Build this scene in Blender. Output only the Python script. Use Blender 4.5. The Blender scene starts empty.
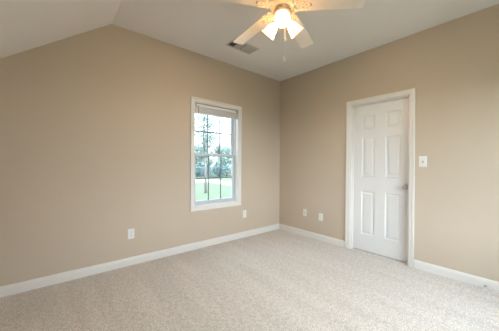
import bpy, bmesh, math, random
from mathutils import Vector, Matrix
random.seed(7)
R = math.radians
PI = math.pi
SC = bpy.context.scene
COL = SC.collection

# ---------------------------------------------------------------- camera
cam_d = bpy.data.cameras.new('camera')
cam_d.sensor_width = 36.0
cam_d.lens = 235.81 / 499.0 * 36.0
cam_d.clip_start = 0.02
cam_d.clip_end = 400
cam = bpy.data.objects.new('camera', cam_d)
COL.objects.link(cam)
cam.location = (-3.2545, -3.0073, 1.1929)
yaw, pitch, roll = 0.873389, -0.005103, 0.00771
fw = Vector((math.cos(yaw) * math.cos(pitch), math.sin(yaw) * math.cos(pitch), math.sin(pitch)))
rt = Vector((math.sin(yaw), -math.cos(yaw), 0))
up = rt.cross(fw)
r2 = rt * math.cos(roll) + up * math.sin(roll)
u2 = up * math.cos(roll) - rt * math.sin(roll)
m = Matrix((r2, u2, -fw)).transposed()
cam.rotation_mode = 'QUATERNION'
cam.rotation_quaternion = m.to_quaternion()
SC.camera = cam

# ---------------------------------------------------------------- sky, daylight, exposure
SKY = 4.1
SUN = 9.0
BULB = 850.0
w = bpy.data.worlds.new('overcast_sky')
SC.world = w
w.use_nodes = True
nt = w.node_tree
nt.nodes.clear()
wo = nt.nodes.new('ShaderNodeOutputWorld')
bg = nt.nodes.new('ShaderNodeBackground')
tc = nt.nodes.new('ShaderNodeTexCoord')
sx = nt.nodes.new('ShaderNodeSeparateXYZ')
cr = nt.nodes.new('ShaderNodeValToRGB')
cr.color_ramp.elements[0].position = 0.0
cr.color_ramp.elements[0].color = (0.86, 0.93, 1.0, 1)
cr.color_ramp.elements[1].position = 0.9
cr.color_ramp.elements[1].color = (0.62, 0.78, 1.0, 1)
nt.links.new(tc.outputs['Generated'], sx.inputs[0])
nt.links.new(sx.outputs['Z'], cr.inputs[0])
nt.links.new(cr.outputs[0], bg.inputs['Color'])
bg.inputs['Strength'].default_value = SKY
nt.links.new(bg.outputs[0], wo.inputs[0])

def portal(name, loc, rot, sx_, sy_):
    l = bpy.data.lights.new(name, 'AREA')
    l.shape = 'RECTANGLE'
    l.size = sx_
    l.size_y = sy_
    l.cycles.is_portal = True
    o = bpy.data.objects.new(name, l)
    o.location = loc
    o.rotation_euler = rot
    COL.objects.link(o)

portal('daylight_window_left', (-1.3575, 0.20, 1.325), (R(-90), 0, 0), 0.80, 1.50)
portal('daylight_window_added', (-1.35, -3.75, 1.275), (R(90), 0, 0), 2.15, 1.7)

sl = bpy.data.lights.new('added_fill_sun', 'SUN')       # wide soft sun lamp added to brighten the room through the back window
sl.energy = SUN
sl.angle = R(85)
sl.color = (0.84, 0.92, 1.0)
so = bpy.data.objects.new('added_fill_sun', sl)
so.rotation_mode = 'QUATERNION'
so.rotation_quaternion = Vector((0.16, 0.85, -0.44)).to_track_quat('-Z', 'Y')
COL.objects.link(so)

SC.view_settings.view_transform = 'Standard'
SC.view_settings.look = 'None'
SC.view_settings.gamma = 1.0
SC.view_settings.use_curve_mapping = False
SC.view_settings.exposure = 0.36

# ---------------------------------------------------------------- helpers
def mat(name, col, rough=0.6, metal=0.0, noise=None, bump=None, spec=0.5, trans=None):
    """noise=(scale, amount) varies the colour, bump=(scale, strength, distance)"""
    mm = bpy.data.materials.new(name)
    mm.use_nodes = True
    n = mm.node_tree
    b = n.nodes['Principled BSDF']
    b.inputs['Base Color'].default_value = (*col, 1)
    b.inputs['Roughness'].default_value = rough
    b.inputs['Metallic'].default_value = metal
    b.inputs['Specular IOR Level'].default_value = spec
    t = n.nodes.new('ShaderNodeTexCoord')
    if noise:
        nz = n.nodes.new('ShaderNodeTexNoise')
        nz.inputs['Scale'].default_value = noise[0]
        nz.inputs['Detail'].default_value = 4
        n.links.new(t.outputs['Object'], nz.inputs['Vector'])
        mr = n.nodes.new('ShaderNodeMapRange')
        mr.inputs['From Min'].default_value = 0.25
        mr.inputs['From Max'].default_value = 0.75
        mr.inputs['To Min'].default_value = 1 - noise[1]
        mr.inputs['To Max'].default_value = 1 + noise[1]
        n.links.new(nz.outputs['Fac'], mr.inputs['Value'])
        hs = n.nodes.new('ShaderNodeHueSaturation')
        hs.inputs['Color'].default_value = (*col, 1)
        n.links.new(mr.outputs[0], hs.inputs['Value'])
        n.links.new(hs.outputs[0], b.inputs['Base Color'])
    if bump:
        nb = n.nodes.new('ShaderNodeTexNoise')
        nb.inputs['Scale'].default_value = bump[0]
        nb.inputs['Detail'].default_value = 3
        n.links.new(t.outputs['Object'], nb.inputs['Vector'])
        bp = n.nodes.new('ShaderNodeBump')
        bp.inputs['Strength'].default_value = bump[1]
        bp.inputs['Distance'].default_value = bump[2]
        n.links.new(nb.outputs['Fac'], bp.inputs['Height'])
        n.links.new(bp.outputs[0], b.inputs['Normal'])
    return mm

M = {}
M['wall'] = mat('tan_wall_paint', (0.565, 0.480, 0.383), 0.75, noise=(1.3, 0.02), bump=(160, 0.08, 0.002), spec=0.3)
M['ceiling'] = mat('ceiling_paint', (0.83, 0.80, 0.78), 0.9, noise=(2.0, 0.01), bump=(120, 0.10, 0.002), spec=0.2)
M['trim'] = mat('white_trim_paint', (0.75, 0.73, 0.70), 0.38, noise=(5, 0.01), bump=(60, 0.03, 0.001))
M['door'] = mat('white_door_paint', (0.76, 0.76, 0.76), 0.42, noise=(6, 0.01), bump=(90, 0.06, 0.001))
M['plastic'] = mat('white_plastic', (0.82, 0.82, 0.80), 0.35, noise=(30, 0.01))
M['vinyl'] = mat('white_window_vinyl', (0.57, 0.60, 0.64), 0.35, noise=(9, 0.01))
M['blind'] = mat('white_blind_vinyl', (0.78, 0.78, 0.78), 0.45, noise=(12, 0.01))
M['hole'] = mat('dark_socket_hole', (0.03, 0.03, 0.03), 0.6, noise=(40, 0.05))
M['nickel'] = mat('satin_nickel', (0.50, 0.49, 0.48), 0.28, 1.0, noise=(50, 0.03))
M['brass'] = mat('antique_brass', (0.55, 0.38, 0.20), 0.35, 1.0, noise=(30, 0.08))
M['fan'] = mat('cream_fan_enamel', (0.80, 0.75, 0.68), 0.40, noise=(20, 0.02))
M['blade'] = mat('whitewashed_fan_blade', (0.80, 0.755, 0.70), 0.5, noise=(14, 0.04))
M['vent'] = mat('vent_enamel', (0.58, 0.55, 0.54), 0.5, noise=(30, 0.03))
M['duct'] = mat('painted_duct_shade', (0.03, 0.028, 0.026), 0.8, noise=(30, 0.1))
M['siding'] = mat('exterior_siding', (0.55, 0.52, 0.46), 0.8, noise=(3, 0.05))
M['bark'] = mat('tree_bark', (0.17, 0.16, 0.16), 0.9, noise=(9, 0.25), bump=(25, 0.4, 0.03))
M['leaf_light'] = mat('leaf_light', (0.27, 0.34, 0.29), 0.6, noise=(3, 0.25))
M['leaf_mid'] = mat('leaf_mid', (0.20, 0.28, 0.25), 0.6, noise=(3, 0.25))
M['leaf_dark'] = mat('leaf_dark', (0.10, 0.17, 0.17), 0.6, noise=(3, 0.25))
M['road'] = mat('pale_concrete', (0.55, 0.54, 0.52), 0.9, noise=(4, 0.06))
M['lawn'] = mat('lawn_grass', (0.125, 0.165, 0.095), 0.95, noise=(1.2, 0.18), bump=(30, 0.4, 0.03))

def carpet_material():
    mm = bpy.data.materials.new('cut_pile_carpet')
    mm.use_nodes = True
    n = mm.node_tree
    b = n.nodes['Principled BSDF']
    b.inputs['Roughness'].default_value = 1.0
    b.inputs['Specular IOR Level'].default_value = 0.1
    b.inputs['Sheen Weight'].default_value = 0.25
    b.inputs['Sheen Roughness'].default_value = 0.6
    t = n.nodes.new('ShaderNodeTexCoord')
    def noise(scale, detail, rough, vec=None):
        z = n.nodes.new('ShaderNodeTexNoise')
        z.inputs['Scale'].default_value = scale
        z.inputs['Detail'].default_value = detail
        z.inputs['Roughness'].default_value = rough
        n.links.new(vec or t.outputs['Object'], z.inputs['Vector'])
        return z
    fine = noise(105, 3, 0.8)
    mid = noise(28, 3, 0.65)
    # vacuum tracks: noise stretched along the room
    mp = n.nodes.new('ShaderNodeMapping')
    mp.inputs['Rotation'].default_value = (0, 0, R(6))
    mp.inputs['Scale'].default_value = (4.2, 0.45, 1)
    n.links.new(t.outputs['Object'], mp.inputs['Vector'])
    track = noise(1.6, 3, 0.55, mp.outputs[0])
    def rng(src, lo, hi, a=0.3, c=0.7):
        r = n.nodes.new('ShaderNodeMapRange')
        r.inputs['From Min'].default_value = a
        r.inputs['From Max'].default_value = c
        r.inputs['To Min'].default_value = lo
        r.inputs['To Max'].default_value = hi
        n.links.new(src.outputs['Fac'], r.inputs['Value'])
        return r
    def mul(a, c):
        q = n.nodes.new('ShaderNodeMath')
        q.operation = 'MULTIPLY'
        n.links.new(a.outputs[0], q.inputs[0])
        n.links.new(c.outputs[0], q.inputs[1])
        return q
    v = mul(mul(rng(fine, 0.45, 1.55), rng(mid, 0.86, 1.14)), rng(track, 0.93, 1.07))
    hs = n.nodes.new('ShaderNodeHueSaturation')
    hs.inputs['Color'].default_value = (0.63, 0.572, 0.515, 1)
    n.links.new(v.outputs[0], hs.inputs['Value'])
    n.links.new(hs.outputs[0], b.inputs['Base Color'])
    b1 = n.nodes.new('ShaderNodeBump')
    b1.inputs['Strength'].default_value = 0.9
    b1.inputs['Distance'].default_value = 0.006
    n.links.new(fine.outputs['Fac'], b1.inputs['Height'])
    b2 = n.nodes.new('ShaderNodeBump')
    b2.inputs['Strength'].default_value = 0.6
    b2.inputs['Distance'].default_value = 0.012
    n.links.new(mid.outputs['Fac'], b2.inputs['Height'])
    n.links.new(b1.outputs[0], b2.inputs['Normal'])
    n.links.new(b2.outputs[0], b.inputs['Normal'])
    return mm
M['carpet'] = carpet_material()

def glass_material(name, tint, gloss):
    mm = bpy.data.materials.new(name)
    mm.use_nodes = True
    n = mm.node_tree
    n.nodes.clear()
    o = n.nodes.new('ShaderNodeOutputMaterial')
    tr = n.nodes.new('ShaderNodeBsdfTransparent')
    tr.inputs[0].default_value = (*tint, 1)
    gl = n.nodes.new('ShaderNodeBsdfGlossy')
    gl.inputs['Roughness'].default_value = 0.02
    mx = n.nodes.new('ShaderNodeMixShader')
    mx.inputs[0].default_value = gloss
    n.links.new(tr.outputs[0], mx.inputs[1])
    n.links.new(gl.outputs[0], mx.inputs[2])
    n.links.new(mx.outputs[0], o.inputs[0])
    return mm
M['muntin'] = mat('grille_bars_backlit_shade', (0.17, 0.20, 0.22), 0.5, noise=(9, 0.01))  # bars darkened in the colour itself, as if seen backlit
M['glass'] = glass_material('window_glass', (0.95, 0.975, 0.97), 0.05)

def frosted_material():
    mm = bpy.data.materials.new('frosted_shade_glass')
    mm.use_nodes = True
    n = mm.node_tree
    n.nodes.clear()
    o = n.nodes.new('ShaderNodeOutputMaterial')
    tl = n.nodes.new('ShaderNodeBsdfTranslucent')
    tl.inputs[0].default_value = (0.62, 0.50, 0.34, 1)
    tr = n.nodes.new('ShaderNodeBsdfTransparent')
    tr.inputs[0].default_value = (0.8, 0.68, 0.48, 1)
    gl = n.nodes.new('ShaderNodeBsdfGlossy')
    gl.inputs['Roughness'].default_value = 0.25
    df = n.nodes.new('ShaderNodeBsdfDiffuse')
    df.inputs[0].default_value = (0.9, 0.8, 0.62, 1)
    m1 = n.nodes.new('ShaderNodeMixShader'); m1.inputs[0].default_value = 0.22
    m2 = n.nodes.new('ShaderNodeMixShader'); m2.inputs[0].default_value = 0.35
    m3 = n.nodes.new('ShaderNodeMixShader'); m3.inputs[0].default_value = 0.06
    n.links.new(tl.outputs[0], m1.inputs[1]); n.links.new(tr.outputs[0], m1.inputs[2])
    n.links.new(m1.outputs[0], m2.inputs[1]); n.links.new(df.outputs[0], m2.inputs[2])
    n.links.new(m2.outputs[0], m3.inputs[1]); n.links.new(gl.outputs[0], m3.inputs[2])
    n.links.new(m3.outputs[0], o.inputs[0])
    return mm
M['shade'] = frosted_material()

def emit_material():
    mm = bpy.data.materials.new('glowing_bulb')
    mm.use_nodes = True
    n = mm.node_tree
    n.nodes.clear()
    o = n.nodes.new('ShaderNodeOutputMaterial')
    e = n.nodes.new('ShaderNodeEmission')
    e.inputs[0].default_value = (1.0, 0.79, 0.57, 1)
    e.inputs[1].default_value = BULB
    n.links.new(e.outputs[0], o.inputs[0])
    return mm
M['bulb'] = emit_material()

def box(bm, x0, x1, y0, y1, z0, z1, mtx=None):
    vs = [bm.verts.new(Vector(c)) for c in
          ((x0, y0, z0), (x1, y0, z0), (x1, y1, z0), (x0, y1, z0), (x0, y0, z1), (x1, y0, z1), (x1, y1, z1), (x0, y1, z1))]
    if mtx is not None:
        for v in vs: v.co = mtx @ v.co
    for f in ((0, 3, 2, 1), (4, 5, 6, 7), (0, 1, 5, 4), (1, 2, 6, 5), (2, 3, 7, 6), (3, 0, 4, 7)):
        bm.faces.new([vs[i] for i in f])

def lathe(bm, prof, mtx=None, n=24, cap0=False, cap1=False, ripple=None):
    rings = []
    for k, (r, z) in enumerate(prof):
        ring = []
        for i in range(n):
            a = 2 * PI * i / n
            rr = r * (1 + (ripple[1] * math.cos(ripple[0] * a) if ripple else 0))
            co = Vector((rr * math.cos(a), rr * math.sin(a), z))
            ring.append(bm.verts.new(mtx @ co if mtx is not None else co))
        rings.append(ring)
    for a, b in zip(rings, rings[1:]):
        for i in range(n):
            bm.faces.new((a[i], a[(i + 1) % n], b[(i + 1) % n], b[i]))
    if cap0: bm.faces.new(rings[0][::-1])
    if cap1: bm.faces.new(rings[-1])

def tube(bm, pts, r, n=8, mtx=None, radii=None):
    pts = [Vector(q) for q in pts]
    rings = []
    prev = None
    for i, q in enumerate(pts):
        d = (pts[min(i + 1, len(pts) - 1)] - pts[max(i - 1, 0)]).normalized()
        if prev is None:
            a = Vector((0, 0, 1)) if abs(d.z) < 0.9 else Vector((1, 0, 0))
            s = d.cross(a).normalized()
        else:
            s = (prev - d * prev.dot(d)).normalized()
        prev = s
        t = d.cross(s)
        rr = radii[i] if radii else r
        ring = []
        for k in range(n):
            a = 2 * PI * k / n
            co = q + (s * math.cos(a) + t * math.sin(a)) * rr
            ring.append(bm.verts.new(mtx @ co if mtx is not None else co))
        rings.append(ring)
    for a, b in zip(rings, rings[1:]):
        for k in range(n):
            bm.faces.new((a[k], a[(k + 1) % n], b[(k + 1) % n], b[k]))
    bm.faces.new(rings[0][::-1])
    bm.faces.new(rings[-1])

def slab(bm, outline, z0, z1, mtx=None):
    """closed prism from a 2D outline"""
    lo = [bm.verts.new((mtx @ Vector((x, y, z0))) if mtx is not None else Vector((x, y, z0))) for x, y in outline]
    hi = [bm.verts.new((mtx @ Vector((x, y, z1))) if mtx is not None else Vector((x, y, z1))) for x, y in outline]
    bm.faces.new(lo[::-1]); bm.faces.new(hi)
    k = len(outline)
    for i in range(k):
        bm.faces.new((lo[i], lo[(i + 1) % k], hi[(i + 1) % k], hi[i]))

def obj(name, bm, m_, parent=None, bevel=0.0, smooth=False, loc=None, seg=2, **props):
    bmesh.ops.recalc_face_normals(bm, faces=bm.faces)
    me = bpy.data.meshes.new(name)
    bm.to_mesh(me)
    bm.free()
    if smooth:
        for q in me.polygons: q.use_smooth = True
    me.materials.append(m_)
    o = bpy.data.objects.new(name, me)
    COL.objects.link(o)
    if parent: o.parent = parent
    if loc: o.location = loc
    if bevel:
        b = o.modifiers.new('bevel', 'BEVEL')
        b.width = bevel
        b.segments = seg
        b.limit_method = 'ANGLE'
        b.angle_limit = R(40)
    for k, v in props.items(): o[k] = v
    return o

def empty(name, loc=(0, 0, 0), rotz=0.0, **props):
    o = bpy.data.objects.new(name, None)
    o.empty_display_size = 0.1
    o.location = loc
    o.rotation_euler = (0, 0, rotz)
    COL.objects.link(o)
    for k, v in props.items(): o[k] = v
    return o

def copy_tree(o, parent=None):
    c = o.copy()
    COL.objects.link(c)
    if parent: c.parent = parent
    for ch in list(o.children): copy_tree(ch, c)
    return c

# ---------------------------------------------------------------- room dimensions
H = 2.74
XC = -2.751                       # where the flat ceiling meets the slope
XS = -4.20                        # low side wall
YB = -3.55                        # wall behind the camera
SL = 0.742
TH = 0.14
def ztop(x): return H if x >= XC else H - SL * (XC - x)

def wall_mesh(us, zs, holes, thick, place, top=None):
    """grid wall; us/zs break points, holes=set of (i,j) cells, place(u,z,d) -> Vector, d 0 inner .. thick outer"""
    bm = bmesh.new()
    cache = {}
    def v(i, j, s):
        if (i, j, s) not in cache:
            z = zs[j]
            if top and j == len(zs) - 1: z = top(us[i])
            cache[(i, j, s)] = bm.verts.new(place(us[i], z, thick * s))
        return cache[(i, j, s)]
    nu, nz = len(us) - 1, len(zs) - 1
    solid = lambda i, j: 0 <= i < nu and 0 <= j < nz and (i, j) not in holes
    for i in range(nu):
        for j in range(nz):
            if not solid(i, j): continue
            for s in (0, 1):
                bm.faces.new((v(i, j, s), v(i + 1, j, s), v(i + 1, j + 1, s), v(i, j + 1, s)))
            for di, dj, e in ((-1, 0, ((i, j), (i, j + 1))), (1, 0, ((i + 1, j), (i + 1, j + 1))),
                              (0, -1, ((i, j), (i + 1, j))), (0, 1, ((i, j + 1), (i + 1, j + 1)))):
                if not solid(i + di, j + dj):
                    a, b = e
                    bm.faces.new((v(*a, 0), v(*b, 0), v(*b, 1), v(*a, 1)))
    return bm

WX0, WX1, WZ0, WZ1 = -1.745, -0.970, 0.587, 2.065       # window opening
DY0, DY1, DZ = -2.083, -1.352, 2.045                    # door opening
BX0, BX1, BZ0, BZ1 = -2.40, -0.30, 0.45, 2.10           # opening of the unseen back window, added for daylight           

bm = wall_mesh([XC, WX0, WX1, TH], [-0.15, WZ0, WZ1, H], {(1, 1)}, TH, lambda u, z, d: Vector((u, d, z)))
slab(bm, [(XS - TH, 0.15), (XC, 0.15), (XC, -H), (XS - TH, -ztop(XS - TH))], 0, TH, Matrix(((1, 0, 0, 0), (0, 0, 1, 0), (0, -1, 0, 0), (0, 0, 0, 1))))
bmesh.ops.remove_doubles(bm, verts=bm.verts, dist=1e-5)
obj('wall_left', bm, M['wall'], kind='structure')
bm = bmesh.new()                     # unseen box added behind the door to keep light from leaking in
for a in ((TH, 0.95, -2.45, -2.35, -0.15, 2.4), (TH, 0.95, -1.1, -1.0, -0.15, 2.4), (0.85, 0.95, -2.35, -1.1, -0.15, 2.4), (TH, 0.95, -2.45, -1.0, 2.4, 2.5)):
    box(bm, *a)
obj('door_light_block', bm, M['wall'], kind='structure')
obj('wall_right', wall_mesh([YB - TH, DY0, DY1, 0.0], [-0.15, DZ, H], {(1, 0)}, TH,
    lambda u, z, d: Vector((d, u, z))), M['wall'], kind='structure')
obj('wall_back', wall_mesh([XS - TH, XC, BX0, BX1, 0.0], [-0.15, BZ0, BZ1, H], set([(2, 1)]), TH,
    lambda u, z, d: Vector((u, YB - d, z)), top=ztop), M['wall'], kind='structure')
obj('wall_side', wall_mesh([YB, 0.0], [-0.15, ztop(XS)], set(), TH,
    lambda u, z, d: Vector((XS - d, u, z))), M['wall'], kind='structure')

bm = bmesh.new()
box(bm, XS - TH, 0.95, YB - TH, TH, -0.15, 0.0)
obj('floor', bm, M['carpet'], kind='structure')

bm = bmesh.new()
sec = [(XS - TH, ztop(XS - TH)), (XC, H), (TH, H), (TH, H + 0.15), (XC, H + 0.15), (XS - TH, ztop(XS - TH) + 0.17)]
A = [bm.verts.new((x, YB - TH, z)) for x, z in sec]
B = [bm.verts.new((x, TH, z)) for x, z in sec]
for i in range(6):
    bm.faces.new((A[i], A[(i + 1) % 6], B[(i + 1) % 6], B[i]))
bm.faces.new((A[0], A[1], A[4], A[5])); bm.faces.new((A[1], A[2], A[3], A[4]))
bm.faces.new((B[5], B[4], B[1], B[0])); bm.faces.new((B[4], B[3], B[2], B[1]))
obj('ceiling', bm, M['ceiling'], kind='structure')

# ---------------------------------------------------------------- baseboards
BP = [(0, 0), (0.014, 0), (0.014, 0.070), (0.011, 0.078), (0.011, 0.083), (0.006, 0.092), (0, 0.094)]
def baseboard(name, a, b, inward):
    a, b, q = Vector(a), Vector(b), Vector(inward)
    bm = bmesh.new()
    A = [bm.verts.new(a + q * d + Vector((0, 0, z))) for d, z in BP]
    B = [bm.verts.new(b + q * d + Vector((0, 0, z))) for d, z in BP]
    k = len(BP)
    for i in range(k):
        bm.faces.new((A[i], A[(i + 1) % k], B[(i + 1) % k], B[i]))
    bm.faces.new(A[::-1]); bm.faces.new(B)
    return obj(name, bm, M['trim'], kind='structure')
baseboard('baseboard_left', (XS, 0, 0), (0, 0, 0), (0, -1, 0))
baseboard('baseboard_right', (0, 0, 0), (0, -1.296, 0), (-1, 0, 0))
baseboard('baseboard_right', (0, -2.139, 0), (0, YB, 0), (-1, 0, 0))
baseboard('baseboard_back', (XS, YB, 0), (0, YB, 0), (0, 1, 0))
baseboard('baseboard_side', (XS, YB, 0), (XS, 0, 0), (1, 0, 0))

# ---------------------------------------------------------------- door
def casing(bm, u0, u1, z0, z1, place, wd=0.056, bottom=True):
    """mitred picture-frame casing with a stepped profile; u0..z1 is the inner edge"""
    prof = [(0, 0), (0, 0.010), (0.010, 0.014), (0.030, 0.014), (0.038, 0.019), (wd, 0.019), (wd, 0)]
    if bottom:
        cor = [(u0, z0, -1, -1), (u1, z0, 1, -1), (u1, z1, 1, 1), (u0, z1, -1, 1)]
        segs = [(0, 1), (1, 2), (2, 3), (3, 0)]
    else:
        cor = [(u0, z0, -1, 0), (u0, z1, -1, 1), (u1, z1, 1, 1), (u1, z0, 1, 0)]
        segs = [(0, 1), (1, 2), (2, 3)]
    rings = [[bm.verts.new(place(u + su * o, z + sz * o, t)) for o, t in prof] for u, z, su, sz in cor]
    k = len(prof)
    for a, b in segs:
        for i in range(k):
            bm.faces.new((rings[a][i], rings[a][(i + 1) % k], rings[b][(i + 1) % k], rings[b][i]))
    if not bottom:
        bm.faces.new(rings[0]); bm.faces.new(rings[-1][::-1])

door = empty('door_1', (0.07, (DY0 + DY1) / 2, 0), kind='structure')
OFF = Vector((0.07, (DY0 + DY1) / 2, 0))
bm = bmesh.new()
casing(bm, DY0 + 0.004, DY1 - 0.004, 0.0, DZ - 0.004, lambda u, z, t: Vector((-t, u, z)) - OFF, bottom=False)
obj('door_casing', bm, M['trim'], door)
bm = bmesh.new()          # jamb lining with a stop strip
for y0, y1, z0, z1 in ((DY0, DY0 + 0.016, 0, DZ), (DY1 - 0.016, DY1, 0, DZ), (DY0 + 0.016, DY1 - 0.016, DZ - 0.016, DZ)):
    box(bm, 0.0 - OFF.x, TH - OFF.x, y0 - OFF.y, y1 - OFF.y, z0, z1)
for y0, y1, z0, z1 in ((DY0 + 0.016, DY0 + 0.026, 0, DZ - 0.016), (DY1 - 0.026, DY1 - 0.016, 0, DZ - 0.016), (DY0 + 0.026, DY1 - 0.026, DZ - 0.026, DZ - 0.016)):
    box(bm, 0.030 - OFF.x, 0.066 - OFF.x, y0 - OFF.y, y1 - OFF.y, z0, z1)
obj('door_jamb', bm, M['trim'], door, bevel=0.002)

def panel_slab(y0, y1, z0, z1, thick, panels):
    """slab facing -x with raised-and-fielded panels; x=0 is the face"""
    bm = bmesh.new()
    ys = sorted({y0, y1} | {a for p in panels for a in p[:2]})
    zs = sorted({z0, z1} | {a for p in panels for a in p[2:]})
    c = {}
    def v(x, y, z):
        k = (round(x, 5), round(y, 5), round(z, 5))
        if k not in c: c[k] = bm.verts.new(k)
        return c[k]
    for i in range(len(ys) - 1):
        for j in range(len(zs) - 1):
            a, b, e, f = ys[i], ys[i + 1], zs[j], zs[j + 1]
            if any(p[0] <= a and b <= p[1] and p[2] <= e and f <= p[3] for p in panels):
                rings = []
                for ins, dep in ((0, 0), (0.004, 0.004), (0.014, 0.010), (0.020, 0.0105), (0.042, 0.003), (0.044, 0.003)):
                    rings.append([v(dep, a + ins, e + ins), v(dep, b - ins, e + ins), v(dep, b - ins, f - ins), v(dep, a + ins, f - ins)])
                for p, q in zip(rings, rings[1:]):
                    for k in range(4):
                        bm.faces.new((p[k], p[(k + 1) % 4], q[(k + 1) % 4], q[k]))
                bm.faces.new(rings[-1])
            else:
                bm.faces.new((v(0, a, e), v(0, b, e), v(0, b, f), v(0, a, f)))
    # back and edges
    bk = [bm.verts.new((thick, y, z)) for y, z in ((y0, z0), (y1, z0), (y1, z1), (y0, z1))]
    bm.faces.new(bk)
    lo = [v(0, y, z0) for y in ys]; hi = [v(0, y, z1) for y in ys]
    lf = [v(0, y0, z) for z in zs]; rg = [v(0, y1, z) for z in zs]
    bm.faces.new(lo + [bk[1], bk[0]]); bm.faces.new(hi + [bk[2], bk[3]])
    bm.faces.new(lf + [bk[3], bk[0]]); bm.faces.new(rg + [bk[2], bk[1]])
    return bm
cy = OFF.y
pans = []
for a, b in ((-1.965, -1.790), (-1.660, -1.485)):
    for e, f in ((0.235, 0.835), (1.030, 1.575), (1.690, 1.890)):
        pans.append((a - cy, b - cy, e, f))
slab_o = obj('door_panel', panel_slab(DY0 + 0.019 - cy, DY1 - 0.019 - cy, 0.007, DZ - 0.019, 0.035, pans), M['door'], door)
ky = -2.022 - cy
kn = Matrix.Translation((0, ky, 0.925)) @ Matrix.Rotation(R(-90), 4, 'Y')
bm = bmesh.new()
lathe(bm, [(0.0005, 0.000), (0.031, 0.000), (0.032, 0.004), (0.028, 0.009), (0.014, 0.012), (0.011, 0.020), (0.012, 0.032), (0.021, 0.038),
           (0.0265, 0.046), (0.027, 0.054), (0.022, 0.062), (0.012, 0.066), (0.0005, 0.067)], kn, 28)
obj('door_knob', bm, M['nickel'], slab_o, smooth=True, label='satin nickel round knob')

# ---------------------------------------------------------------- window with its sashes
def window(name, ca, u0, u1, z0, z1, place, cas=True, cols=3):
    root = empty(name, place((u0 + u1) / 2, z0, 0), kind='structure')
    org = root.location.copy()
    P = lambda u, z, d: place(u, z, d) - org
    def bx(bm, a, b, e, f, d0, d1):
        q = [P(a, e, d0), P(b, f, d1)]
        lo = Vector((min(q[0].x, q[1].x), min(q[0].y, q[1].y), min(q[0].z, q[1].z)))
        hi = Vector((max(q[0].x, q[1].x), max(q[0].y, q[1].y), max(q[0].z, q[1].z)))
        box(bm, lo.x, hi.x, lo.y, hi.y, lo.z, hi.z)
    bm = bmesh.new()
    casing(bm, u0 + 0.004, u1 - 0.004, z0 + 0.004, z1 - 0.004, lambda u, z, t: P(u, z, -t))
    obj('window_casing', bm, M['trim'], root)
    bm = bmesh.new()                                  # lining of the opening
    for a, b, e, f in ((u0, u0 + 0.014, z0, z1), (u1 - 0.014, u1, z0, z1), (u0 + 0.014, u1 - 0.014, z0, z0 + 0.014), (u0 + 0.014, u1 - 0.014, z1 - 0.014, z1)):
        bx(bm, a, b, e, f, 0.0, 0.060)
    obj('window_lining', bm, M['trim'], root, bevel=0.001)
    bm = bmesh.new()                                  # vinyl frame with track
    fw_ = 0.026
    for a, b, e, f in ((u0, u0 + fw_, z0, z1), (u1 - fw_, u1, z0, z1), (u0 + fw_, u1 - fw_, z0, z0 + 0.026), (u0 + fw_, u1 - fw_, z1 - fw_, z1)):
        bx(bm, a, b, e, f, 0.060, 0.150)
    for a, b in ((u0 + fw_, u0 + fw_ + 0.008), (u1 - fw_ - 0.008, u1 - fw_)):
        bx(bm, a, b, z0 + 0.026, z1 - fw_, 0.100, 0.106)
    obj('window_frame', bm, M['vinyl'], root, bevel=0.001)
    zm = z0 + (z1 - z0) * 0.498
    a0, a1 = u0 + fw_, u1 - fw_
    for nm, e, f, d in (('lower_sash', z0 + 0.026, zm + 0.020, 0.070), ('upper_sash', zm - 0.020, z1 - fw_, 0.108)):
        bm = bmesh.new()
        st = 0.038
        bx(bm, a0 + 0.002, a0 + st, e, f, d, d + 0.028); bx(bm, a1 - st, a1 - 0.002, e, f, d, d + 0.028)
        bx(bm, a0 + st, a1 - st, e, e + (0.045 if nm == 'lower_sash' else 0.034), d, d + 0.028)
        bx(bm, a0 + st, a1 - st, f - 0.034, f, d, d + 0.028)
        s = obj('sash', bm, M['vinyl'], root, bevel=0.003)
        bm = bmesh.new()
        bx(bm, a0 + st - 0.004, a1 - st + 0.004, e + 0.030, f - 0.030, d + 0.012, d + 0.016)
        obj('glass_pane', bm, M['glass'], s)
        bm = bmesh.new()
        g0, g1 = a0 + st, a1 - st
        e2 = e + (0.045 if nm == 'lower_sash' else 0.034)
        f2 = f - 0.034
        for k in range(1, cols):
            u = g0 + (g1 - g0) * k / cols
            bx(bm, u - 0.0085, u + 0.0085, e2, f2, d + 0.006, d + 0.011)
        for k in range(cols):
            ua = g0 + (g1 - g0) * k / cols + (0.0085 if k else 0)
            ub = g0 + (g1 - g0) * (k + 1) / cols - (0.0085 if k < cols - 1 else 0)
            zc = (e2 + f2) / 2
            bx(bm, ua, ub, zc - 0.009, zc + 0.009, d + 0.006, d + 0.011)
        obj('muntins', bm, M['muntin'], s)
        if nm == 'lower_sash':
            bm = bmesh.new()
            bx(bm, (a0 + a1) / 2 - 0.03, (a0 + a1) / 2 + 0.03, f, f + 0.012, d + 0.004, d + 0.024)
            obj('sash_lock', bm, M['vinyl'], s, bevel=0.003)
    return root

window('window_1', None, WX0, WX1, WZ0, WZ1, lambda u, z, d: Vector((u, d, z)))
window('window_added', None, BX0, BX1, BZ0, BZ1, lambda u, z, d: Vector((u, YB - d, z)), cols=4)  # unseen window added behind the camera to let daylight in

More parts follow.
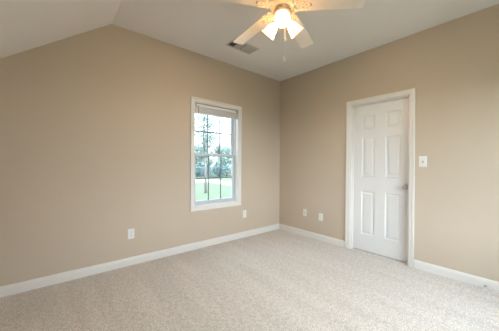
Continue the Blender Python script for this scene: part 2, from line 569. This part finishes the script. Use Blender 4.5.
# raised blind in window_1
bl = empty('window_blind', ((WX0 + WX1) / 2, 0.035, WZ1 - 0.023), label='white slatted blind pulled fully up at the top of the window', category='blind')
wb = (WX1 - WX0) / 2 - 0.016
bm = bmesh.new()
box(bm, -wb, wb, -0.022, 0.022, -0.042, 0.0)
obj('headrail', bm, M['blind'], bl, bevel=0.003)
for s in (-1, 1):
    bm = bmesh.new()
    box(bm, min(s * wb, s * (wb - 0.028)), max(s * wb, s * (wb - 0.028)), -0.026, -0.0225, -0.044, 0.0)
    obj('end_bracket', bm, M['nickel'], bl, bevel=0.001)
for k in range(15):
    z = -0.050 - k * 0.0042
    bm = bmesh.new()
    sgn = 0.001 * random.uniform(-1, 1)
    q = [(-0.0245, z), (0.0, z + 0.0012), (0.0245, z)]
    vs = []
    for x in (-wb + 0.004, wb - 0.004):
        for t in (0, 0.0028):
            vs.append([bm.verts.new((x, y + sgn, zz + t)) for y, zz in q])
    for i in range(2):
        bm.faces.new((vs[0][i], vs[0][i + 1], vs[2][i + 1], vs[2][i]))
        bm.faces.new((vs[1][i], vs[1][i + 1], vs[3][i + 1], vs[3][i]))
    for r0, r1 in ((0, 1), (2, 3)):
        for i in range(2): bm.faces.new((vs[r0][i], vs[r0][i + 1], vs[r1][i + 1], vs[r1][i]))
    for i in (0, 2): bm.faces.new((vs[0][i], vs[1][i], vs[3][i], vs[2][i]))
    obj('slat', bm, M['blind'], bl)
bm = bmesh.new()
box(bm, -wb + 0.004, wb - 0.004, -0.025, 0.025, -0.131, -0.114)
obj('bottom_rail', bm, M['blind'], bl, bevel=0.003)
bm = bmesh.new()
tube(bm, [(-wb + 0.055, -0.030, -0.030), (-wb + 0.055, -0.033, -0.060), (-wb + 0.055, -0.033, -0.62)], 0.0035)
obj('tilt_wand', bm, M['muntin'], bl)

# ---------------------------------------------------------------- ceiling fan
HX, HY = -1.825, -1.702
BZ = 2.476
fan = empty('ceiling_fan', (HX, HY, H), label='cream five-blade ceiling fan with three lit bell-shaped glass shades', category='ceiling fan')
Z = lambda z: z - H
bm = bmesh.new()
lathe(bm, [(0.001, 0), (0.068, 0), (0.070, -0.010), (0.062, -0.035), (0.040, -0.055), (0.022, -0.062), (0.001, -0.062)], None, 32)
obj('ceiling_canopy', bm, M['fan'], fan, smooth=True)
bm = bmesh.new()
tube(bm, [(0, 0, -0.055), (0, 0, Z(2.60))], 0.012, 12)
obj('downrod', bm, M['fan'], fan, smooth=True)
bm = bmesh.new()
lathe(bm, [(0.001, Z(2.612)), (0.030, Z(2.612)), (0.045, Z(2.600)), (0.085, Z(2.588)), (0.112, Z(2.565)), (0.118, Z(2.535)), (0.118, Z(2.505)),
           (0.108, Z(2.488)), (0.098, Z(2.482)), (0.098, Z(2.468)), (0.085, Z(2.460)), (0.001, Z(2.460))], None, 40)
obj('motor_housing', bm, M['fan'], fan, smooth=True)
bm = bmesh.new()
lathe(bm, [(0.119, Z(2.528)), (0.121, Z(2.524)), (0.121, Z(2.516)), (0.119, Z(2.512))], None, 40)
obj('trim_ring', bm, M['brass'], fan, smooth=True, label='antique brass ring')
bm = bmesh.new()
lathe(bm, [(0.001, Z(2.462)), (0.055, Z(2.462)), (0.060, Z(2.445)), (0.062, Z(2.436)), (0.070, Z(2.428)), (0.072, Z(2.418)), (0.060, Z(2.404)),
           (0.045, Z(2.394)), (0.030, Z(2.386)), (0.020, Z(2.376)), (0.012, Z(2.366)), (0.012, Z(2.360)), (0.001, Z(2.356))], None, 36)
obj('light_fitter', bm, M['fan'], fan, smooth=True)
bm = bmesh.new()
lathe(bm, [(0.0705, Z(2.429)), (0.0745, Z(2.426)), (0.0745, Z(2.420)), (0.0715, Z(2.417))], None, 36)
obj('fitter_ring', bm, M['brass'], fan, smooth=True, label='antique brass band')

def blade_outline():
    pts = []
    L0, L1 = 0.140, 0.618
    w0, w1 = 0.061, 0.067
    pts += [(L0, -w0 + 0.012), (L0 + 0.012, -w0)]
    for k in range(7):                       # outer corner -
        a = -PI / 2 + PI / 2 * k / 6
        pts.append((L1 - 0.022 + 0.022 * math.cos(a), -w1 + 0.022 + 0.022 * math.sin(a)))
    for k in range(7):
        a = PI / 2 * k / 6
        pts.append((L1 - 0.022 + 0.022 * math.cos(a), w1 - 0.022 + 0.022 * math.sin(a)))
    pts += [(L0 + 0.012, w0), (L0, w0 - 0.012)]
    return pts
def spiral(cx_, cy_, r0, turns, a0, sgn, n=16):
    return [(cx_ + r0 * (1 - 0.75 * k / n) * math.cos(a0 + sgn * turns * 2 * PI * k / n),
             cy_ + r0 * (1 - 0.75 * k / n) * math.sin(a0 + sgn * turns * 2 * PI * k / n), 0) for k in range(n + 1)]
def make_blade(ang):
    tilt = Matrix.Rotation(R(-8), 4, 'X')
    bm = bmesh.new()
    slab(bm, blade_outline(), -0.003, 0.003, tilt)
    b = obj('blade', bm, M['blade'], fan, bevel=0.0015)
    bm = bmesh.new()
    zt = -0.0065
    def T(pts, r=0.0038): tube(bm, [(0.090 + (q[0] - 0.14) * 0.85, q[1], zt) for q in pts], r, 6, tilt)
    # open scrollwork bracket
    T([(0.165, 0, 0), (0.200, 0, 0), (0.235, 0, 0), (0.275, 0, 0), (0.305, 0, 0)], 0.005)
    for s in (-1, 1):
        T([(0.140, s * 0.010, 0), (0.152, s * 0.030, 0), (0.172, s * 0.046, 0), (0.200, s * 0.052, 0), (0.225, s * 0.046, 0), (0.240, s * 0.030, 0), (0.252, s * 0.012, 0), (0.262, 0, 0)])
        T([(0.225, s * 0.046, 0), (0.245, s * 0.056, 0), (0.266, s * 0.050, 0), (0.272, s * 0.034, 0), (0.262, s * 0.024, 0), (0.252, s * 0.030, 0)])
        T(spiral(0.186, s * 0.026, 0.019, 1.3, s * PI / 2, -s))
        T(spiral(0.218, s * 0.022, 0.016, 1.2, PI, s))
        T([(0.262, 0, 0), (0.278, s * 0.016, 0), (0.296, s * 0.016, 0), (0.306, 0, 0)])
        T(spiral(0.160, s * 0.050, 0.013, 1.2, 0, s))
    for x, y in ((0.168, 0.036), (0.168, -0.036), (0.219, 0.0)):
        lathe(bm, [(0.0005, -0.013), (0.006, -0.012), (0.007, -0.008), (0.007, -0.004)], tilt @ Matrix.Translation((x, y, 0)), 10)
    # neck running up to the motor
    tube(bm, [(0.078, 0, 0.020), (0.105, 0, 0.018), (0.120, 0, 0.004), (0.140, 0, -0.0065)], 0.012, 8, None, [0.016, 0.015, 0.010, 0.006])
    obj('blade_iron', bm, M['fan'], b, smooth=True, label='openwork scroll bracket')
    b.location = (0, 0, Z(BZ))
    b.rotation_euler = (0, R(5.5), ang)
    return b
b0 = make_blade(R(17.2))
for k in range(1, 5):
    c = copy_tree(b0, fan)
    c.rotation_euler = (0, R(5.5), R(17.2 + 72 * k))

def make_lamp_arm(az):
    arm = None
    ax = Vector((math.sin(R(47)), 0, -math.cos(R(47))))
    neck = Vector((0.056, 0, Z(2.366)))
    q = ax.to_track_quat('Z', 'Y').to_matrix().to_4x4()
    mt = Matrix.Translation(neck) @ q
    bm = bmesh.new()
    tube(bm, [(0.026, 0, Z(2.400)), (0.040, 0, Z(2.396)), (0.050, 0, Z(2.384)), neck + ax * -0.004], 0.009, 10)
    lathe(bm, [(0.001, -0.012), (0.016, -0.012), (0.022, -0.004), (0.026, 0.006), (0.0262, 0.020), (0.0245, 0.020), (0.0245, 0.004), (0.001, 0.002)], mt, 24)
    arm = obj('light_arm', bm, M['fan'], fan, smooth=True)
    bm = bmesh.new()
    lathe(bm, [(0.023, 0.006), (0.0232, 0.018), (0.030, 0.030), (0.040, 0.046), (0.0445, 0.066), (0.0475, 0.086), (0.055, 0.106), (0.0625, 0.118),
               (0.0610, 0.119), (0.0530, 0.1065), (0.0455, 0.086), (0.0425, 0.066), (0.038, 0.047), (0.028, 0.0315), (0.0215, 0.019), (0.0213, 0.006)],
          mt, 48, ripple=(12, 0.012))
    obj('lamp_shade', bm, M['shade'], arm, smooth=True, label='frosted bell-shaped glass shade')
    bm = bmesh.new()
    lathe(bm, [(0.001, 0.004), (0.012, 0.006), (0.013, 0.020), (0.017, 0.034), (0.024, 0.050), (0.027, 0.066), (0.025, 0.080), (0.017, 0.092), (0.008, 0.097), (0.0005, 0.098)], mt, 20)
    obj('bulb', bm, M['bulb'], arm, smooth=True, label='lit warm bulb')
    arm.rotation_euler = (0, 0, az)
    return arm
a0 = make_lamp_arm(R(222))
for k in (1, 2):
    c = copy_tree(a0, fan)
    c.rotation_euler = (0, 0, R(222 + 120 * k))

def chain(x, y, z0, z1, fob):
    bm = bmesh.new()
    z = z0
    tube(bm, [(x, y, z0), (x, y, z1)], 0.0009, 5)
    while z > z1:
        bmesh.ops.create_icosphere(bm, subdivisions=1, radius=0.0030, matrix=Matrix.Translation((x, y, z)))
        z -= 0.0055
    c = obj('pull_chain', bm, M['plastic'], fan)
    bm = bmesh.new()
    prof = fob
    lathe(bm, prof, Matrix.Translation((x, y, z1)), 14)
    obj('chain_fob', bm, M['plastic'], c, smooth=True, label='white pull')
chain(0.008, -0.014, Z(2.365), Z(2.070), [(0.0005, 0.004), (0.006, 0.001), (0.0075, -0.008), (0.0105, -0.020), (0.011, -0.034), (0.007, -0.042), (0.0005, -0.044)])
chain(0.028, -0.008, Z(2.365), Z(2.225), [(0.0005, 0.003), (0.004, 0.001), (0.010, -0.006), (0.012, -0.014), (0.009, -0.022), (0.0005, -0.026)])

# ---------------------------------------------------------------- ceiling vent
vt = empty('ceiling_vent', (-1.335, -0.555, H), label='grey two-way metal air vent set in the ceiling beside the fan', category='vent')
VL, VW = 0.205, 0.105
bm = bmesh.new()
il, iw = VL - 0.026, VW - 0.026
for a, b, e, f in ((-VL, VL, -VW, -iw), (-VL, VL, iw, VW), (-VL, -il, -iw, iw), (il, VL, -iw, iw), (-0.004, 0.004, -iw, iw)):
    box(bm, a, b, e, f, -0.006, 0.0)
obj('vent_frame', bm, M['vent'], vt, bevel=0.002)
bm = bmesh.new()
box(bm, -il, il, -iw, iw, -0.0012, -0.0004)  # thin dark sheet in place of the shade inside the duct
obj('duct_shade_sheet', bm, M['duct'], vt, label='dark sheet painted as the shade in the duct behind the louvers')
n_s = 13
for k in range(n_s * 2):
    u = -il + 0.012 + (2 * il - 0.024) * k / (n_s * 2 - 1)
    if abs(u) < 0.008: continue
    s = -1 if u < -0.095 else 1
    bm = bmesh.new()
    box(bm, -0.0065, 0.0065, -iw + 0.001, iw - 0.001, -0.0005, 0.0005, Matrix.Translation((u, 0, -0.0050)) @ Matrix.Rotation(R(38) * s, 4, 'Y'))
    obj('louver', bm, M['vent'], vt)

# ---------------------------------------------------------------- outlets, plates, switch
def plate_bm(w_, h_, t=0.006):
    bm = bmesh.new()
    box(bm, -w_ / 2, w_ / 2, -t, 0, -h_ / 2, h_ / 2)
    return bm
def screw(parent, z):
    bm = bmesh.new()
    lathe(bm, [(0.0035, 0.0), (0.0035, 0.001), (0.0005, 0.0016)], Matrix.Translation((0, -0.006, z)) @ Matrix.Rotation(R(90), 4, 'X'), 10)
    obj('screw', bm, M['plastic'], parent)
def make_outlet(loc, rotz, label):
    t = empty('wall_outlet', loc, rotz, label=label, category='outlet', group='duplex outlets on the tan walls')
    obj('cover_plate', plate_bm(0.072, 0.118), M['plastic'], t, bevel=0.003)
    for s in (-1, 1):
        bm = bmesh.new()
        pts = []
        for k in range(20):
            a = 2 * PI * k / 20
            pts.append((0.0175 * math.cos(a), max(-0.0135, min(0.0135, 0.0175 * math.sin(a)))))
        slab(bm, pts, 0.0062, 0.0085, Matrix.Translation((0, 0, s * 0.0195)) @ Matrix.Rotation(R(90), 4, 'X'))
        r_ = obj('receptacle', bm, M['plastic'], t)
        bm = bmesh.new()
        box(bm, -0.0075, -0.0050, -0.0089, -0.0084, s * 0.0195 - 0.001, s * 0.0195 + 0.009)
        box(bm, 0.0050, 0.0075, -0.0089, -0.0084, s * 0.0195 - 0.001, s * 0.0195 + 0.008)
        box(bm, -0.0022, 0.0022, -0.0089, -0.0084, s * 0.0195 - 0.010, s * 0.0195 - 0.0055)
        obj('socket_slots', bm, M['hole'], r_)
    screw(t, 0)
    return t
o1 = make_outlet((-2.540, 0, 0.367), 0, 'white duplex outlet on the window wall, left of the window, lowest and largest in view')
o2 = copy_tree(o1); o2.location = (-0.833, 0, 0.380)
o2['label'] = 'white duplex outlet under the lower right corner of the window'
o3 = copy_tree(o1); o3.location = (0, -0.885, 0.370); o3.rotation_euler = (0, 0, R(-90))
o3['label'] = 'white duplex outlet on the door wall, closer to the door of the pair'
# coax plate beside it
jp = empty('cable_plate', (0, -0.582, 0.392), R(-90), label='white cable jack plate on the door wall, closest to the room corner', category='wall plate')
obj('cover_plate', plate_bm(0.066, 0.116), M['plastic'], jp, bevel=0.003)
bm = bmesh.new()
lathe(bm, [(0.009, 0.0), (0.009, 0.003), (0.0055, 0.004), (0.005, 0.012), (0.0005, 0.012)], Matrix.Translation((0, -0.006, 0)) @ Matrix.Rotation(R(90), 4, 'X'), 12)
obj('jack', bm, M['nickel'], jp)
screw(jp, 0.042); screw(jp, -0.042)

sw = empty('light_switch', (0, -2.212, 1.240), R(-90), label='white toggle light switch on the wall right of the door', category='light switch')
obj('cover_plate', plate_bm(0.076, 0.122), M['plastic'], sw, bevel=0.003)
bm = bmesh.new()
box(bm, -0.006, 0.006, -0.0068, -0.0062, -0.0125, 0.0125)
obj('toggle_slot', bm, M['hole'], sw)
bm = bmesh.new()
box(bm, -0.0045, 0.0045, -0.0130, 0.0, -0.0060, 0.0060, Matrix.Translation((0, -0.0068, 0.002)) @ Matrix.Rotation(R(-22), 4, 'X'))
obj('toggle', bm, M['plastic'], sw, bevel=0.001)
screw(sw, 0.030); screw(sw, -0.030)

# door stop on the baseboard
ds = empty('door_stop', (-0.014, -2.735, 0.028), R(160), label='small grey spring door stop with white tip on baseboard right of door', category='door stop')
bm = bmesh.new()
lathe(bm, [(0.0005, 0.0), (0.011, 0.0), (0.011, 0.003), (0.007, 0.006), (0.0005, 0.006)], Matrix.Rotation(R(90), 4, 'Y'), 16)
obj('base', bm, M['nickel'], ds)
bm = bmesh.new()
pts = []
for k in range(121):
    a = 2 * PI * k / 10
    r_ = 0.0062 - 0.0020 * k / 120
    pts.append((0.005 + 0.048 * k / 120, r_ * math.cos(a), r_ * math.sin(a)))
tube(bm, pts, 0.0012, 5)
obj('spring', bm, M['nickel'], ds, smooth=True)
bm = bmesh.new()
lathe(bm, [(0.0005, 0.052), (0.007, 0.052), (0.0078, 0.058), (0.0075, 0.066), (0.004, 0.070), (0.0005, 0.071)], Matrix.Rotation(R(90), 4, 'Y'), 14)
obj('rubber_tip', bm, M['plastic'], ds, smooth=True, label='white rubber tip')

# ---------------------------------------------------------------- outdoors
G = -0.6
bm = bmesh.new()
N_ = 14
vs = [[bm.verts.new((-70 + 150 * i / N_, -70 + 170 * j / N_, G + (0.0 if abs(-70 + 170 * j / N_) < 8 else 0.0))) for j in range(N_ + 1)] for i in range(N_ + 1)]
for i in range(N_):
    for j in range(N_):
        bm.faces.new((vs[i][j], vs[i + 1][j], vs[i + 1][j + 1], vs[i][j + 1]))
obj('lawn', bm, M['lawn'], kind='structure')

bm = bmesh.new()           # pale drive crossing behind the lawn
L = [(4.0, 18.0), (8.4, 17.2), (8.2, 12.8), (7.6, 10.2), (7.0, 4.0)]
Rr = [(4.0, 22.0), (10.8, 21.3), (10.7, 16.3), (10.2, 13.6), (10.0, 4.0)]
a = [bm.verts.new((x, y, G + 0.02)) for x, y in L]
b = [bm.verts.new((x, y, G + 0.02)) for x, y in Rr]
for i in range(4): bm.faces.new((a[i], a[i + 1], b[i + 1], b[i]))
r_ = bmesh.ops.extrude_face_region(bm, geom=bm.faces[:])
for v in r_['geom']:
    if isinstance(v, bmesh.types.BMVert): v.co.z -= 0.03
obj('driveway', bm, M['road'], kind='structure')

def leaf_cloud(bm, rnd, c, rad, count, size, hollow=0.35):
    for _ in range(count):
        while True:
            d = Vector((rnd.uniform(-1, 1), rnd.uniform(-1, 1), rnd.uniform(-1, 1)))
            if hollow < d.length < 1: break
        p = Vector(c) + Vector((d.x * rad[0], d.y * rad[1], d.z * rad[2]))
        s = size * rnd.uniform(0.6, 1.3)
        u = Vector((rnd.gauss(0, 1), rnd.gauss(0, 1), rnd.gauss(0, 1))).normalized()
        t = u.orthogonal().normalized()
        q = [p - u * s, p - t * s * 0.45, p + u * s, p + t * s * 0.45]
        bm.faces.new([bm.verts.new(x) for x in q])

def tree(name, x, y, h, crown_r, crown_z, mt, seed, label, cat, count=1500, size=0.16, trunk_r=0.15, airy=False, group=None, clumps=9):
    rnd = random.Random(seed)
    t = empty(name, (x, y, G), label=label, category=cat)
    if group: t['group'] = group
    bm = bmesh.new()
    bend = rnd.uniform(-0.2, 0.2)
    tube(bm, [(0, 0, -0.1), (bend * 0.3, 0, h * 0.3), (bend, 0.1, h * 0.6), (bend * 0.8, 0.15, h * 0.92)], trunk_r, 9, None, [trunk_r * 1.2, trunk_r, trunk_r * 0.7, trunk_r * 0.2])
    for k in range(9):
        a = rnd.uniform(0, 2 * PI)
        z0 = crown_z[0] + (h * 0.85 - crown_z[0]) * rnd.random()
        l_ = crown_r * rnd.uniform(0.6, 0.95)
        tube(bm, [(bend * 0.7, 0.08, z0), (l_ * 0.5 * math.cos(a), l_ * 0.5 * math.sin(a), z0 + l_ * 0.25), (l_ * math.cos(a), l_ * math.sin(a), z0 + l_ * 0.42)], 0.03, 5, None,
             [trunk_r * 0.35, trunk_r * 0.22, 0.01])
    obj('trunk', bm, M['bark'], t, smooth=True)
    bm = bmesh.new()
    zc = (crown_z[0] + crown_z[1]) / 2
    for k in range(clumps):
        a = rnd.uniform(0, 2 * PI)
        rr = crown_r * rnd.uniform(0.15, 0.65)
        zz = rnd.uniform(crown_z[0], crown_z[1])
        sh = 1 - 0.45 * abs(zz - zc) / max(0.1, (crown_z[1] - crown_z[0]) / 2)
        cr_ = crown_r * rnd.uniform(0.35, 0.55) * (0.75 if airy else 1)
        leaf_cloud(bm, rnd, (rr * sh * math.cos(a), rr * sh * math.sin(a), zz), (cr_, cr_, cr_ * 0.8), count // clumps, size, 0.2)
    obj('foliage', bm, mt, t)
    return t

def bush(x, y, w_, h_, mt, seed, label):
    rnd = random.Random(seed)
    t = empty('bush', (x, y, G), label=label, category='bush')
    bm = bmesh.new()
    for k in range(6):
        a = rnd.uniform(0, 2 * PI)
        tube(bm, [(0, 0, -0.05), (0.2 * w_ * math.cos(a), 0.2 * w_ * math.sin(a), h_ * 0.35), (0.4 * w_ * math.cos(a), 0.4 * w_ * math.sin(a), h_ * 0.8)], 0.03, 5)
    obj('stems', bm, M['bark'], t)
    bm = bmesh.new()
    for k in range(7):
        a = rnd.uniform(0, 2 * PI)
        rr = w_ * rnd.uniform(0.0, 0.55)
        leaf_cloud(bm, rnd, (rr * math.cos(a), rr * math.sin(a), h_ * rnd.uniform(0.4, 0.62)), (w_ * 0.5, w_ * 0.5, h_ * 0.4), 190, 0.13, 0.2)
    obj('foliage', bm, mt, t)

# near tree whose trunk stands on the lawn, seen in the left panes
tree('tree', 4.02, 9.86, 5.6, 1.55, (2.5, 5.1), M['leaf_mid'], 3, 'thin airy young tree on the lawn, seen in the left panes', 'tree', count=2700, size=0.075, trunk_r=0.075, airy=True, clumps=16)
# middle distance
def at(dist, side):           # along / across the view of the yard
    return (-3.25 + 0.52 * dist + 0.854 * side, -3.0 + 0.854 * dist - 0.52 * side)
spots = [(36, -4.6, 5.4, 1.7, 'leaf_mid', 'blue-green tree in the tree line, behind the thin lawn tree'),
         (36.5, -1.4, 5.8, 1.7, 'leaf_mid', 'blue-green tree in the tree line, seen left of centre in the window'),
         (36, 1.9, 5.0, 1.7, 'leaf_mid', 'blue-green tree in the tree line, seen in the middle panes'),
         (36.5, 5.2, 5.6, 1.7, 'leaf_mid', 'blue-green tree in the tree line, seen in the right panes'),
         (36, 8.6, 5.2, 1.7, 'leaf_mid', 'blue-green tree at the right end of the tree line'),
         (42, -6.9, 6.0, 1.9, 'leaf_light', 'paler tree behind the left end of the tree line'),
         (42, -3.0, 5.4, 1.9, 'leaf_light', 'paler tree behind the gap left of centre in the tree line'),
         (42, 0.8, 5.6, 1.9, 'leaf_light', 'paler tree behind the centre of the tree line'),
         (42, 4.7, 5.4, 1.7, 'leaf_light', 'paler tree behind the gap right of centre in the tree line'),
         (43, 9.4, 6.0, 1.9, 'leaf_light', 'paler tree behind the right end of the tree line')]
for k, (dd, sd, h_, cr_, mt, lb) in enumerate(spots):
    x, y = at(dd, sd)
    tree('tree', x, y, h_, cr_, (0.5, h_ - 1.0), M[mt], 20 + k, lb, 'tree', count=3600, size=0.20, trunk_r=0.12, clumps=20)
x, y = at(50, 4.6)
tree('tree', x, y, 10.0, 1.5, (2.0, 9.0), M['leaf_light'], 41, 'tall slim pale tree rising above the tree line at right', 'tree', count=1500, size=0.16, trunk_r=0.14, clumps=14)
bush(*at(33, -2.2), 1.5, 1.55, M['leaf_dark'], 51, 'dark low bush at the drive edge, left of the three')
bush(*at(33, 0.7), 1.6, 1.75, M['leaf_dark'], 52, 'dark low bush at the drive edge, middle of the three')
bush(*at(33, 3.6), 1.4, 1.40, M['leaf_dark'], 53, 'dark low bush at the drive edge, right of the three')
